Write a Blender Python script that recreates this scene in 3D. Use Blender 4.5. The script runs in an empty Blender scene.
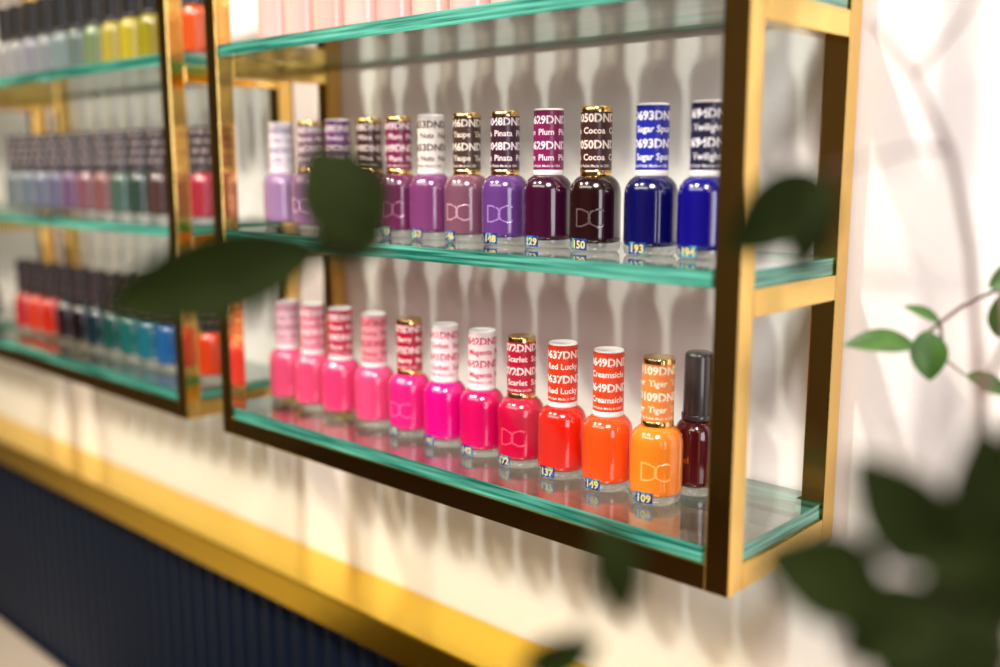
import bpy, math, random
from mathutils import Vector, Matrix
random.seed(7)
S = bpy.context.scene
COL = S.collection
S.view_settings.view_transform = 'Standard'

# ------------------------------------------------------------------ materials
def lin(c):
    return c/12.92 if c <= 0.04045 else ((c+0.055)/1.055)**2.4
def hexc(h):
    h = h.lstrip('#')
    return tuple(lin(int(h[i:i+2], 16)/255) for i in (0, 2, 4)) + (1,)
MATS = {}
def pmat(name, color, rough=0.5, metal=0.0, coat=0.0, bump=0.0, bscale=50, var=0.0, **kw):
    if name in MATS: return MATS[name]
    m = bpy.data.materials.new(name); m.use_nodes = True
    nt = m.node_tree; b = nt.nodes['Principled BSDF']
    c = hexc(color) if isinstance(color, str) else tuple(color)+(1,)
    b.inputs['Base Color'].default_value = c
    b.inputs['Roughness'].default_value = rough
    b.inputs['Metallic'].default_value = metal
    b.inputs['Coat Weight'].default_value = coat
    b.inputs['Coat Roughness'].default_value = 0.04
    for k, v in kw.items(): b.inputs[k].default_value = v
    if bump or var:
        tc = nt.nodes.new('ShaderNodeTexCoord'); n = nt.nodes.new('ShaderNodeTexNoise')
        n.inputs['Scale'].default_value = bscale; n.inputs['Detail'].default_value = 4
        nt.links.new(tc.outputs['Object'], n.inputs['Vector'])
        if bump:
            bp = nt.nodes.new('ShaderNodeBump'); bp.inputs['Strength'].default_value = bump
            bp.inputs['Distance'].default_value = 0.002
            nt.links.new(n.outputs['Fac'], bp.inputs['Height']); nt.links.new(bp.outputs['Normal'], b.inputs['Normal'])
        if var:
            mx = nt.nodes.new('ShaderNodeMixRGB'); mx.blend_type = 'MULTIPLY'; mx.inputs[0].default_value = var
            mx.inputs[1].default_value = c
            rp = nt.nodes.new('ShaderNodeValToRGB'); rp.color_ramp.elements[0].position = .35; rp.color_ramp.elements[1].position = .65
            nt.links.new(n.outputs['Fac'], rp.inputs[0]); nt.links.new(rp.outputs[0], mx.inputs[2])
            nt.links.new(mx.outputs[0], b.inputs['Base Color'])
    MATS[name] = m
    return m

def thin_glass(name, tint, refl0=0.05, power=4.0, top=0.9):
    m = bpy.data.materials.new(name); m.use_nodes = True
    nt = m.node_tree; nt.nodes.clear()
    out = nt.nodes.new('ShaderNodeOutputMaterial'); mix = nt.nodes.new('ShaderNodeMixShader')
    tr = nt.nodes.new('ShaderNodeBsdfTransparent'); tr.inputs[0].default_value = tint+(1,)
    gl = nt.nodes.new('ShaderNodeBsdfGlossy'); gl.inputs['Roughness'].default_value = 0.015
    lw = nt.nodes.new('ShaderNodeLayerWeight'); lw.inputs['Blend'].default_value = 0.5
    pw = nt.nodes.new('ShaderNodeMath'); pw.operation = 'POWER'; pw.inputs[1].default_value = power
    ma = nt.nodes.new('ShaderNodeMath'); ma.operation = 'MULTIPLY_ADD'; ma.inputs[1].default_value = top; ma.inputs[2].default_value = refl0
    nt.links.new(lw.outputs['Facing'], pw.inputs[0]); nt.links.new(pw.outputs[0], ma.inputs[0])
    nt.links.new(ma.outputs[0], mix.inputs[0]); nt.links.new(tr.outputs[0], mix.inputs[1]); nt.links.new(gl.outputs[0], mix.inputs[2])
    nt.links.new(mix.outputs[0], out.inputs['Surface'])
    MATS[name] = m
    return m

M_wall = pmat('wall_paint_white', (.88, .825, .81), .6, bump=.15, bscale=120)
M_room = pmat('room_paint_dark', (.15, .11, .07), .7, bump=.1, bscale=60)
M_ceil = pmat('ceiling_paint', (.40, .36, .31), .8, bump=.1, bscale=60)
M_floor = pmat('floor_wood', (.08, .045, .025), .35, var=.5, bscale=6)
M_brass = pmat('polished_brass', (.84, .57, .17), .11, 1.0, bump=.05, bscale=90)
M_ledge = pmat('gold_ledge', (.92, .61, .045), .25, 1.0, bump=.05, bscale=40)
M_navy = pmat('navy_fluted_panel', (.0030, .0075, .018), .45, bump=.1, bscale=80)
M_navy.node_tree.nodes['Principled BSDF'].inputs['Specular IOR Level'].default_value = .3
M_cream = pmat('cream_laminate', (.40, .34, .27), .4, bump=.05, bscale=60)
M_glass = thin_glass('shelf_glass_clear', (.92, .985, .96), .10, 2.1, .85)
M_clear = thin_glass('bottle_glass_clear', (.93, .94, .95), .13, 2.2, .7)
M_gold = pmat('gold_cap_foil', (.88, .58, .22), .17, 1.0)
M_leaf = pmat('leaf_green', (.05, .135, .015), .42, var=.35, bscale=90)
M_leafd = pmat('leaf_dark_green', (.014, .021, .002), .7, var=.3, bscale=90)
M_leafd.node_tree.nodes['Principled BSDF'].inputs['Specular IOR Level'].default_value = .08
M_bark = pmat('bark_brown', (.12, .065, .05), .8, bump=.4, bscale=200)
M_pot = pmat('terracotta_pot_glaze', (.5, .46, .42), .4, bump=.2, bscale=30)
M_soil = pmat('potting_soil', (.03, .02, .012), .95, bump=.8, bscale=90)

def edge_mat():
    m = pmat('glass_edge_teal', (.10, .42, .33), .12, coat=.5)
    nt = m.node_tree; b = nt.nodes['Principled BSDF']
    tc = nt.nodes.new('ShaderNodeTexCoord'); mp = nt.nodes.new('ShaderNodeMapping'); mp.inputs['Scale'].default_value = (14, 14, 500)
    n = nt.nodes.new('ShaderNodeTexNoise'); n.inputs['Scale'].default_value = 1.0; n.inputs['Detail'].default_value = 3
    r = nt.nodes.new('ShaderNodeValToRGB')  # highlight streaks along the glass edge, painted into its base colour
    r.color_ramp.elements[0].color = (.008, .11, .08, 1); r.color_ramp.elements[0].position = .38
    r.color_ramp.elements[1].color = (.13, .50, .38, 1); r.color_ramp.elements[1].position = .68
    nt.links.new(tc.outputs['Object'], mp.inputs[0]); nt.links.new(mp.outputs[0], n.inputs['Vector'])
    nt.links.new(n.outputs['Fac'], r.inputs[0]); nt.links.new(r.outputs[0], b.inputs['Base Color'])
    return m
M_edge = edge_mat()

def polish(h, f=.78):
    c=hexc(h); mean=min(c[:3])
    c=[max(.002,(x-mean*.35)*f) for x in c[:3]]
    return pmat('polish_'+h.strip('#'), c, .16, coat=1.0)
def paper(h):
    return pmat('cap_label_'+h.strip('#'), h, .38, coat=.25)

# ------------------------------------------------------------------ mesh helper
class MB:
    def __init__(self): self.v=[]; self.f=[]; self.m=[]; self.s=[]; self.mats=[]
    def mi(self, mat):
        if mat not in self.mats: self.mats.append(mat)
        return self.mats.index(mat)
    def add(self, verts, faces, mat, smooth=False):
        o = len(self.v); self.v += [tuple(v) for v in verts]; k = self.mi(mat)
        for f in faces: self.f.append([i+o for i in f]); self.m.append(k); self.s.append(smooth)
    def box(self, a, b, mat):
        x0,y0,z0=a; x1,y1,z1=b
        self.add([(x0,y0,z0),(x1,y0,z0),(x1,y1,z0),(x0,y1,z0),(x0,y0,z1),(x1,y0,z1),(x1,y1,z1),(x0,y1,z1)],
                 [(3,2,1,0),(4,5,6,7),(0,1,5,4),(1,2,6,5),(2,3,7,6),(3,0,4,7)], mat)
    def lathe(self, prof, c, mat, seg=40, smooth=True):
        vs=[]; fs=[]
        for r,z in prof:
            for i in range(seg):
                a=2*math.pi*i/seg; vs.append((c[0]+r*math.cos(a), c[1]+r*math.sin(a), c[2]+z))
        for j in range(len(prof)-1):
            for i in range(seg):
                k=(i+1)%seg; fs.append((j*seg+i, j*seg+k, (j+1)*seg+k, (j+1)*seg+i))
        self.add(vs, fs, mat, smooth)
    def tube(self, pts, rads, mat, seg=8):
        vs=[]; fs=[]; n=len(pts); pts=[Vector(p) for p in pts]
        ref=Vector((.3,.5,.8)).normalized()
        for i,p in enumerate(pts):
            t=(pts[min(i+1,n-1)]-pts[max(i-1,0)]).normalized()
            a=t.cross(ref).normalized(); b=t.cross(a)
            for k in range(seg):
                an=2*math.pi*k/seg; vs.append(p+(a*math.cos(an)+b*math.sin(an))*rads[i])
        for i in range(n-1):
            for k in range(seg):
                l=(k+1)%seg; fs.append((i*seg+k,i*seg+l,(i+1)*seg+l,(i+1)*seg+k))
        fs.append(tuple(range(seg))); fs.append(tuple(range((n-1)*seg, n*seg)))
        self.add(vs, fs, mat, True)
    def obj(self, name, parent=None, bevel=0):
        me=bpy.data.meshes.new(name); me.from_pydata(self.v,[],self.f)
        for m in self.mats: me.materials.append(m)
        for i,p in enumerate(me.polygons): p.material_index=self.m[i]; p.use_smooth=self.s[i]
        me.update()
        o=bpy.data.objects.new(name, me); COL.objects.link(o)
        if parent: o.parent=parent
        if bevel:
            bm=o.modifiers.new('bevel','BEVEL'); bm.width=bevel; bm.segments=2; bm.limit_method='ANGLE'
        return o
def empty(name, loc=(0,0,0)):
    e=bpy.data.objects.new(name,None); COL.objects.link(e); e.empty_display_size=.05; return e

# ------------------------------------------------------------------ text
TC={}
def text_mesh(s, bold=.015):
    key=(s,bold)
    if key in TC: return TC[key]
    c=bpy.data.curves.new('t','FONT'); c.body=s; c.size=1; c.offset=bold; c.resolution_u=2
    o=bpy.data.objects.new('t',c); COL.objects.link(o)
    bpy.context.view_layer.update()
    dg=bpy.context.evaluated_depsgraph_get(); me=o.evaluated_get(dg).to_mesh()
    vs=[(v.co.x,v.co.y) for v in me.vertices]; fs=[tuple(p.vertices) for p in me.polygons]
    o.evaluated_get(dg).to_mesh_clear()
    bpy.data.objects.remove(o); bpy.data.curves.remove(c)
    w=max([v[0] for v in vs]+[0])
    TC[key]=(vs,fs,w); return TC[key]
def wrap_text(mb, s, size, r, c, z, mat, ang0, center=True, bold=.015, mirror=False):
    vs,fs,w=text_mesh(s,bold)
    off=-w*size/2 if center else 0
    out=[]
    for x,y in vs:
        q=off+x*size
        if mirror: q=-q
        a=ang0+q/r
        out.append((c[0]+r*math.cos(a), c[1]+r*math.sin(a), c[2]+z+y*size))
    mb.add(out,fs,mat)

# ------------------------------------------------------------------ bottle
R=.0137; H=.0755
def bottle(mb, c, body, label='#ffffff', text='#ffffff', num='649', name='', trim='white', style='plain', detail=True, sticker=True, seg=40, ang=-90, k=1.0, f=.78):
    P=polish(body,f); A=math.radians(ang)
    mb.lathe([(0.0,.0002),(.0120*k,.0002),(.0130*k,.0012),(.0136*k,.0030),(.0137*k,.0052)], c, M_clear, seg)
    mb.lathe([(0,.0046),(.0115*k,.0046),(.0130*k,.0050),(.01365*k,.0060),(.0137*k,.0080),(.0137*k,.0300),(.01345*k,.0328),(.0126*k,.0355),
              (.0110*k,.0378),(.0090*k,.0394),(.0070*k,.0400)], c, P, seg)
    T = M_gold if trim=='gold' else pmat('cap_plastic_'+trim, {'white':'#e8e2e0','black':'#121212','grey':'#3a3436','pink':'#e8b8b8'}[trim], .25, coat=.4)
    mb.lathe([(.0070,.0396),(.0083,.0398),(.0084,.0402),(.0084,.0425),(.0081,.0428)], c, T, seg)
    if style=='bare':
        mb.lathe([(.0078,.0425),(.0074,.073),(.0070,.0748),(.0060,.0755),(0,.0755)], c, T, seg)
        if detail:
            wrap_text(mb,'gel',.005,R*k+.0001,c,.018,M_gold,A)
        return
    L=paper(label)
    t0=.0725 if trim=='gold' else .0745
    mb.lathe([(.0083,.0428),(.0083,t0)], c, L, seg)
    mb.lathe([(.0083,t0),(.0082,.0748),(.0077,.0755),(.0070,.0755),(0,.0753)], c, T, seg)
    if not detail:
        X=paper(text)
        for z in (.0475,.0550,.0625,.0700):
            for j in range(7):
                a0=A+(j-3.5)*.85+z*40; n=5; vs=[]; w=.5
                for q in range(n+1):
                    a=a0+w*q/n
                    for zz in (z,z+.003): vs.append((c[0]+.00836*math.cos(a),c[1]+.00836*math.sin(a),c[2]+zz))
                mb.add(vs,[(2*q,2*q+2,2*q+3,2*q+1) for q in range(n)],X)
        return
    X=paper(text)
    rows=[(.0672,0),(.0604,1),(.0536,0),(.0468,1 if name else 0)]
    ll=('DND'+num)
    rotr=random.uniform(.45,.65)
    for z,kind in rows:
        s = (ll*6)[:12] if kind==0 or not name else None
        if s:
            wrap_text(mb, s, .0060, .00838, c, z+.0002, X, A+rotr, bold=.03)
        else:
            wrap_text(mb, name+'  '+name+'  '+name, .0046, .00838, c, z+.0010, X, A+rotr, bold=.02)
    wrap_text(mb, 'Soak Off Gel Polish Made in USA', .0020, .00838, c, .0442, X, A, bold=.01)
    if trim=='gold':
        e=pmat('emboss_'+body.strip('#'), [min(1,x*1.5+.06) for x in hexc(body)[:3]], .2, coat=1.0)
        wrap_text(mb,'D',.0150,R+.00012,c,.0130,e,A+.14,bold=-.014)
        wrap_text(mb,'C',.0150,R+.00016,c,.0130,e,A+.66,bold=-.014)
    if sticker:
        r=.01385; n=6; vs=[]
        for q in range(n+1):
            a=A-.36+.72*q/n
            for zz in (.0012,.0072): vs.append((c[0]+r*math.cos(a),c[1]+r*math.sin(a),c[2]+zz))
        mb.add(vs,[(2*q,2*q+2,2*q+3,2*q+1) for q in range(n)], HOLO)
        wrap_text(mb, str(100+int(num[-2:])), .0056, .0139, c, .0022, pmat('holographic_digits','#d8c870',.25,.2),A,bold=.03)
def holo():
    m=pmat('holographic_sticker',(.3,.6,.9),.2,.3)
    nt=m.node_tree; b=nt.nodes['Principled BSDF']
    tc=nt.nodes.new('ShaderNodeTexCoord'); n=nt.nodes.new('ShaderNodeTexNoise'); n.inputs['Scale'].default_value=260
    hs=nt.nodes.new('ShaderNodeValToRGB'); cr=hs.color_ramp
    cr.elements[0].position=.40; cr.elements[0].color=(.008,.012,.16,1); cr.elements[1].position=.70; cr.elements[1].color=(.12,.5,.25,1)
    a=cr.elements.new(.54); a.color=(.02,.16,.50,1)
    nt.links.new(tc.outputs['Object'],n.inputs[0]); nt.links.new(n.outputs['Fac'],hs.inputs[0]); nt.links.new(hs.outputs[0],b.inputs['Base Color'])
    return m
HOLO=holo()

# ------------------------------------------------------------------ room
def slab(name,a,b,mat,bevel=0):
    mb=MB(); mb.box(a,b,mat); return mb.obj(name,bevel=bevel)
slab('wall_back',(-4,0,0),(2.2,.1,2.7),M_wall)
slab('wall_left',(-4.1,-3.6,0),(-4,.1,2.7),M_room)
slab('wall_right',(2.2,-3.6,0),(2.3,.1,2.7),M_room)
slab('wall_front',(-4,-3.7,0),(2.2,-3.6,2.7),M_room)
slab('floor',(-4.1,-3.7,-.1),(2.3,.1,0),M_floor)
slab('ceiling',(-4.1,-3.7,2.7),(2.3,.1,2.8),M_ceil)
slab('trim_gold_ledge',(-3.99,-.052,1.099),(2.19,0,1.126),M_ledge,.0015)
slab('baseboard_back',(-3.99,-.05,0),(2.19,0,.1),M_navy,.003)
mb=MB(); pitch=.022; n=int(6.18/pitch); seg=8; vs=[]; fs=[]
for i in range(n):
    for q in range(seg):
        t=q/seg; x=-3.99+(i+t)*pitch; y=-.030-.009*abs(math.sin(math.pi*t))**.6
        vs+= [(x,y,.1),(x,y,1.099)]
for j in range(n*seg-1): fs.append((2*j,2*j+2,2*j+3,2*j+1))
mb.add(vs,fs,M_navy,False)
mb.box((-3.99,-.029,.1),(2.19,0,1.099),M_navy)
mb.obj('wall_panel_fluted')

tb=empty('manicure_table')
mb=MB(); mb.box((-2.1,-.60,.845),(-.80,-.042,.875),M_cream); mb.obj('top',tb,.008)
mb=MB()
for x in (-2.05,-.89):
    for y in (-.56,-.10): mb.box((x,y,0),(x+.04,y+.04,.845),M_brass)
mb.box((-2.01,-.55,.76),(-.89,-.53,.845),M_cream)
mb.obj('legs',tb,.002)

# ------------------------------------------------------------------ shelf units
L=.418; T=.0127; yF=-.108; yB=-.002; Z0=1.258; GZ=[1.2707,1.397,1.523]; GT=.008; ZT=1.662
def unit(x1):
    e=empty('wall_display_shelf'); x0=x1-L
    mb=MB()
    for x in (x0,x1-T):
        for y in (yF,yB-T): mb.box((x,y,Z0),(x+T,y+T,ZT),M_brass)
        for z in (Z0,GZ[1]-T,GZ[2]-T,ZT-T): mb.box((x,yF+T,z),(x+T,yB-T,z+T),M_brass)
    for z in (Z0,ZT-T):
        for y in (yF,yB-T): mb.box((x0+T,y,z),(x1-T,y+T,z+T),M_brass)
    mb.obj('brass_frame',e,.0007)
    for i,z in enumerate(GZ):
        a,b,c,d=x0+.0015,x1-.0015,yF+.001,yB-.001; n=T+.0005
        pts=[(a+n,c),(b-n,c),(b-n,c+n),(b,c+n),(b,d-n),(b-n,d-n),(b-n,d),(a+n,d),(a+n,d-n),(a,d-n),(a,c+n),(a+n,c+n)]
        N=len(pts); mb=MB()
        zz=z+.0002
        vs=[(p[0],p[1],zz) for p in pts]+[(p[0],p[1],zz+GT) for p in pts]
        mb.add(vs,[tuple(range(N-1,-1,-1)),tuple(range(N,2*N))],M_glass)
        mb.add(vs,[(k,(k+1)%N,(k+1)%N+N,k+N) for k in range(N)],M_edge)
        mb.obj('glass_shelf_%d'%(i+1),e)
    return e
unit(0.0); unit(-.4695); unit(-.939)
SZ=[z+GT+.0003 for z in GZ]

# ------------------------------------------------------------------ bottles, main unit
OX=.2155; OY=-.487
bottom=[
 (-.608,'#e85f82','#e0b8c0','#a8607a','655','Pink','white'),
 (-.577,'#ea5c80','#d87088','#f6e6e6','654','Coral','white'),
 (-.545,'#ee4c7c','#b80c3c','#f6e6e6','129','Rose','white'),
 (-.509,'#f05c88','#e8949e','#b01038','653','Peony','white'),
 (-.474,'#ec2c80','#b00c34','#f4e4e0','072','Berry','gold'),
 (-.441,'#ea0c86','#f4dfe2','#d0104e','641','Sorbet','white'),
 (-.409,'#dc0660','#f2dcde','#c8104c','642','Magenta','white'),
 (-.3775,'#cc083e','#b40830','#f8e4e0','072','Scarlet','gold'),
 (-.3466,'#e42010','#dc3414','#fbeee6','637','Red Lucky','white'),
 (-.315,'#fc5420','#e4421c','#fbeee6','649','Creamsicle','white'),
 (-.2834,'#f8882c','#e8843c','#fdf0d8','109','Tiger','gold')]
mid=[
 (-.615,'#c8a8cc','#e4dce2','#8a6a96','646','Lilac','white'),
 (-.580,'#b48cb0','#7a5468','#e8dcd8','046','Mauve','gold'),
 (-.549,'#8e5284','#6a2e6c','#e8dcd8','639','Orchid','white'),
 (-.516,'#66244a','#381c1c','#ddc8c0','048','Wine','gold'),
 (-.487,'#7c3460','#740f42','#ecd8d8','049','Plum','gold'),
 (-.457,'#8c5080','#ded4cc','#4a2620','653','Nuts','white'),
 (-.426,'#926878','#442c22','#e8dccc','046','Taupe','gold'),
 (-.395,'#744e90','#381828','#ecdce0','048','Pinata','gold'),
 (-.3625,'#400c2e','#7a0f4c','#f2dce6','629','Plum','white'),
 (-.3296,'#26060e','#381a1a','#e8d4c8','050','Cocoa','gold'),
 (-.294,'#0c0c5a','#1420a0','#f2f2f8','693','Sugar Spun','white'),
 (-.262,'#140c8c','#161638','#e6e6f0','694','Twilight','white')]
for i,b in enumerate(bottom):
    mb=MB(); bottle(mb,(b[0]+OX,.42+OY,SZ[0]),b[1],b[2],b[3],b[4],b[5],b[6],sticker=i>3,ang=-90+random.uniform(-8,8),f=.84)
    mb.obj('nail_polish_bottle')
mb=MB(); bottle(mb,(-.2755+OX,.4455+OY,SZ[0]),'#5a0a18',trim='grey',style='bare',k=.86); mb.obj('nail_polish_bottle')
for i,b in enumerate(mid):
    mb=MB(); bottle(mb,(b[0]+OX,.425+OY,SZ[1]),b[1],b[2],b[3],b[4],b[5],b[6],sticker=i>3,ang=-90+random.uniform(-8,8),f=.70)
    mb.obj('nail_polish_bottle')
mb=MB()
cols=['#f0d2cc','#eec6c0','#ecc0b8','#f0d0ca','#ecc2be','#eecec4','#ecc8c6','#f0d2cc','#ecc4bc','#eed0c6','#ecc4ba','#ecd0ca']
for i in range(12):
    bottle(mb,(-.612+.0322*i+OX,.424+OY,SZ[2]),cols[i],'#e8dcd8','#b08080','600','',trim='white',detail=False,seg=32,f=1.05)
mb.obj('nail_polish_bottle_row')

# ------------------------------------------------------------------ bottles, left units
u2=[['#d0582c','#c85a48','#908828','#b0a034','#a89a48','#7c8c6a','#74807a','#8c9a98','#989c9e','#9c9ca4','#a4a6a8','#aaaaaa'],
    ['#a83848','#1c2c98','#54403c','#3c4c44','#52685e','#86605e','#846068','#765e78','#747488','#747a88','#747f88','#7a8486'],
    ['#d84420','#98a820','#28609c','#246c7c','#206460','#1c4c44','#142c34','#180e12','#28101a','#c42814','#d03820','#b42c30']]
def unitrow(xs, rows):
    for r,row in enumerate(rows):
        mb=MB(); z=SZ[2-r]
        for i,c in enumerate(row):
            p=(xs-.0332*i,-.066,z)
            if r==0:   bottle(mb,p,c,'#0a0a0a','#181818','600','',trim='black',detail=False,seg=24,k=.86,f=.85)
            elif r==1: bottle(mb,p,c,'#3a3236','#a89c9c','600','',trim='grey',detail=False,seg=24,k=.86,f=.85)
            else:      bottle(mb,p,c,'#1c1416','#5a4848','600','',trim='black',detail=False,seg=24,k=.86,f=.75)
        mb.obj('nail_polish_bottle_row')
unitrow(-.4995,u2)
u3=[['#d0d4d8','#c8c8d4','#d8d8d8','#c0c8d0','#b8c0c8','#c8d0d0'],['#808890','#8890a0','#707888','#9098a8','#8a8a8a','#808890'],['#6a1018','#8a1c20','#5a1018','#a02828','#801818','#701418']]
unitrow(-.969,u3)

# ------------------------------------------------------------------ plant
pl=empty('potted_tree')
def leaf(mb, base, tip, width, mat, nrm=(.6,-.7,.3), curl=.12):
    b=Vector(base); t=Vector(tip); ax=t-b; Ln=ax.length; a=ax.normalized()
    n=Vector(nrm); n=(n-a*n.dot(a)).normalized(); s=a.cross(n)
    vs=[]; fs=[]; N=14; W=[-1,-.6,0,.6,1]
    for i in range(N+1):
        u=i/N
        w=width*.5*(math.sin(math.pi*u**.85)**.8 if 0<u<1 else 0)+.0002
        for k in W:
            p=b+a*Ln*u+s*w*k+n*(abs(k)*w*.28 - curl*Ln*4*(u-.5)**2*.5+curl*Ln*.5)
            vs.append(p)
    for i in range(N):
        for k in range(4): fs.append((i*5+k,i*5+k+1,(i+1)*5+k+1,(i+1)*5+k))
    mb.add(vs,fs,mat,True)
lv=MB()
LN=(.85,-.45,.15)
dark=[((.0125,-.3350,1.4302),(-.0270,-.3740,1.4150),.0205,LN),
 ((.0215,-.3270,1.4300),(.0069,-.3343,1.4550),.0235,LN),
 ((.0245,-.3240,1.4330),(.0055,-.3350,1.4290),.0120,LN),
 ((.0877,-.3187,1.3731),(.0939,-.3173,1.3516),.0120,LN),
 ((.0785,-.3346,1.3413),(.0907,-.3219,1.3471),.0105,LN),
 ((.1065,-.2596,1.4487),(.0905,-.2736,1.4290),.0175,(.7,-.6,.2)),
 ((.1065,-.2596,1.4487),(.1030,-.2640,1.4230),.0105,(.7,-.6,.2))]
clus=[((.1420,-.2950,1.3640),(.1215,-.3105,1.3725),.0190),
 ((.1490,-.2860,1.3700),(.1340,-.2970,1.3930),.0180),
 ((.1540,-.2800,1.3680),(.1520,-.2780,1.4000),.0200),
 ((.1500,-.2870,1.3640),(.1360,-.3020,1.3525),.0190),
 ((.1530,-.2830,1.3580),(.1420,-.2950,1.3370),.0185),
 ((.1560,-.2790,1.3750),(.1410,-.2910,1.3760),.0190),
 ((.1570,-.2760,1.3600),(.1680,-.2660,1.3830),.0190),
 ((.1600,-.2740,1.3450),(.1480,-.2880,1.3300),.0190),
 ((.1560,-.2790,1.3660),(.1450,-.2900,1.3580),.0190),
 ((.1580,-.2770,1.3560),(.1600,-.2750,1.3800),.0180),
 ((.1560,-.2790,1.3620),(.1490,-.2860,1.3480),.0200),
 ((.1580,-.2760,1.3850),(.1640,-.2690,1.4080),.0140)]
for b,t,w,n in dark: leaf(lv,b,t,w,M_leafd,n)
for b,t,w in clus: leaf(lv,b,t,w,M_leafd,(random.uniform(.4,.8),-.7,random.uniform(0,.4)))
green=[((.0596,-.0663,1.3757),(.0376,-.087,1.3757),.0125,(.4,-.6,.8)),
 ((.062,-.0627,1.382),(.0658,-.0637,1.3611),.0150,(.5,-.8,.1)),
 ((.0662,-.058,1.3852),(.0541,-.0678,1.3919),.006,(.3,-.6,.7)),
 ((.0764,-.0535,1.3633),(.0911,-.0415,1.355),.009,(.4,-.6,.6)),
 ((.085,-.042,1.398),(.083,-.036,1.378),.012,(.5,-.8,.2)),
 ((.080,-.045,1.40),(.098,-.030,1.412),.012,(.5,-.7,.4))]
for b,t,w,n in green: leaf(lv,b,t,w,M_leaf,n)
for k in range(46):
    a=random.uniform(0,6.28); c=Vector((.46+.13*math.cos(a)*random.random()**.5,-.30+.1*math.sin(a),random.uniform(.75,1.12)))
    d=Vector((random.uniform(-1,1),random.uniform(-1,1),random.uniform(-.4,.6))).normalized()
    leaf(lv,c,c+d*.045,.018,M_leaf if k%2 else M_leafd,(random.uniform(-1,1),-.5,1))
lv.obj('leaves',pl)
main=[(.0833,-.184,1.4931),(.095,-.1768,1.4768),(.1052,-.1723,1.4546),(.113,-.1718,1.425),(.1202,-.1752,1.3807),(.130,-.190,1.3334),(.16,-.23,1.22),(.24,-.27,1.0),(.33,-.30,.7),(.36,-.32,.31)]
br=MB()
br.tube(main,[.0006,.0008,.0010,.0013,.0016,.0020,.004,.007,.010,.013],M_bark)
br.tube([(.095,-.1768,1.4768),(.1055,-.172,1.492),(.112,-.168,1.512)],[.0008,.0006,.0004],M_bark)
br.tube([(.1052,-.1723,1.4546),(.110,-.21,1.455),(.1065,-.2596,1.4487)],[.0007,.0005,.0003],M_bark)
br.tube([(.1202,-.1752,1.3807),(.11,-.12,1.39),(.0829,-.039,1.3993),(.072,-.05,1.392),(.0662,-.058,1.3852),(.062,-.0627,1.380),(.0596,-.0663,1.3757)],[.0011,.001,.0009,.0009,.0008,.0007,.0004],M_bark)
br.tube([(.0662,-.058,1.3852),(.069,-.058,1.37),(.0764,-.0535,1.3633)],[.0007,.0006,.0004],M_bark)
br.tube([(.0829,-.039,1.3993),(.085,-.042,1.398),(.09,-.04,1.41)],[.0006,.0005,.0004],M_bark)
br.tube([(.1590,-.2740,1.3900),(.1585,-.2760,1.3650),(.162,-.272,1.34),(.18,-.262,1.25),(.22,-.265,1.06)],[.0006,.0009,.0012,.002,.004],M_bark)
for b,t,w in clus:
    br.tube([(.1600,-.2745,b[2]-.008),((b[0]+.1600)/2,(b[1]-.2745)/2,b[2]-.003),b],[.0008,.0006,.0004],M_bark)
br.tube([(.0125,-.3350,1.4302),(.0215,-.3270,1.4300),(.055,-.32,1.405),(.0877,-.3187,1.3731),(.088,-.325,1.35),(.0785,-.3346,1.3413),(.12,-.33,1.27),(.19,-.28,1.13)],[.0004,.0004,.0004,.0005,.0006,.0008,.0015,.003],M_bark)
br.tube([(.24,-.27,1.0),(.33,-.28,1.02),(.46,-.30,1.1)],[.006,.004,.002],M_bark)
br.obj('trunk_and_branches',pl)
pt=MB()
pt.lathe([(0,.001),(.13,.001),(.14,.01),(.17,.33),(.175,.34),(.175,.36),(.165,.36),(.158,.30)],(.36,-.32,0),M_pot,48)
pt.obj('pot',pl)
pt=MB(); pt.lathe([(0,.312),(.08,.316),(.16,.305)],(.36,-.32,0),M_soil,40); pt.obj('soil',pl)

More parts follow.
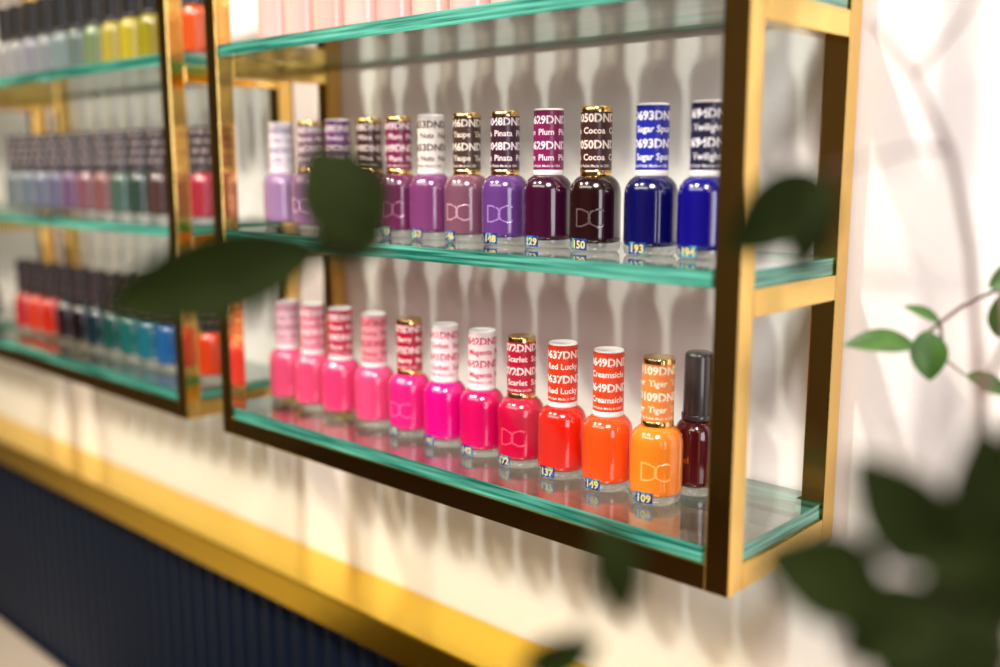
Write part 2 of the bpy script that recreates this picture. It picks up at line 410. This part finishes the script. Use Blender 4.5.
# ------------------------------------------------------------------ lights
def spot(name,loc,tgt,power,color,size=1.3,rad=.025):
    l=bpy.data.lights.new(name,'SPOT'); l.energy=power; l.color=color; l.spot_size=size; l.spot_blend=.6; l.shadow_soft_size=rad
    o=bpy.data.objects.new(name,l); COL.objects.link(o); o.location=loc
    o.rotation_euler=(Vector(tgt)-Vector(loc)).to_track_quat('-Z','Y').to_euler(); return o
spot('ceiling_spot_1',(-1.15,-.95,2.58),(-.8,0,1.3),84,(1,.85,.64),rad=.04)
spot('ceiling_spot_2',(-.45,-.95,2.58),(-.4,0,1.35),84,(1,.92,.82),size=1.0,rad=.04)
spot('ceiling_spot_3',(.55,-.85,2.45),(.15,0,1.35),80,(1,.94,.93),rad=.22)
def area(name,loc,rot,sx,sy,power,color):
    l=bpy.data.lights.new(name,'AREA'); l.shape='RECTANGLE'; l.size=sx; l.size_y=sy; l.energy=power; l.color=color
    o=bpy.data.objects.new(name,l); COL.objects.link(o); o.location=loc; o.rotation_euler=rot; return o
area('overhead_fill',(-.8,-2.0,2.68),(0,0,0),2.6,.8,40,(1,.92,.84))  # added soft fill below the ceiling, not a fixture of the room
area('right_area_light',(2.15,-1.2,1.7),(0,math.radians(90),0),1.4,1.0,22,(.95,.94,1))  # cool area light facing in from the solid right wall
w=bpy.data.worlds.new('world'); S.world=w; w.use_nodes=True
w.node_tree.nodes['Background'].inputs[0].default_value=(.5,.45,.4,1); w.node_tree.nodes['Background'].inputs[1].default_value=.3

# ------------------------------------------------------------------ camera
cd=bpy.data.cameras.new('camera'); cam=bpy.data.objects.new('camera',cd); COL.objects.link(cam); S.camera=cam
cam.location=(.2155,-.487,1.45)
yaw=math.radians(46.8); p=math.radians(9.5)
F=Vector((-math.cos(yaw)*math.cos(p), math.sin(yaw)*math.cos(p), -math.sin(p)))
cam.rotation_euler=F.to_track_quat('-Z','Y').to_euler()
cd.lens=36; cd.sensor_width=36; cd.clip_start=.01
cd.dof.use_dof=True; cd.dof.focus_distance=.54; cd.dof.aperture_fstop=2.7
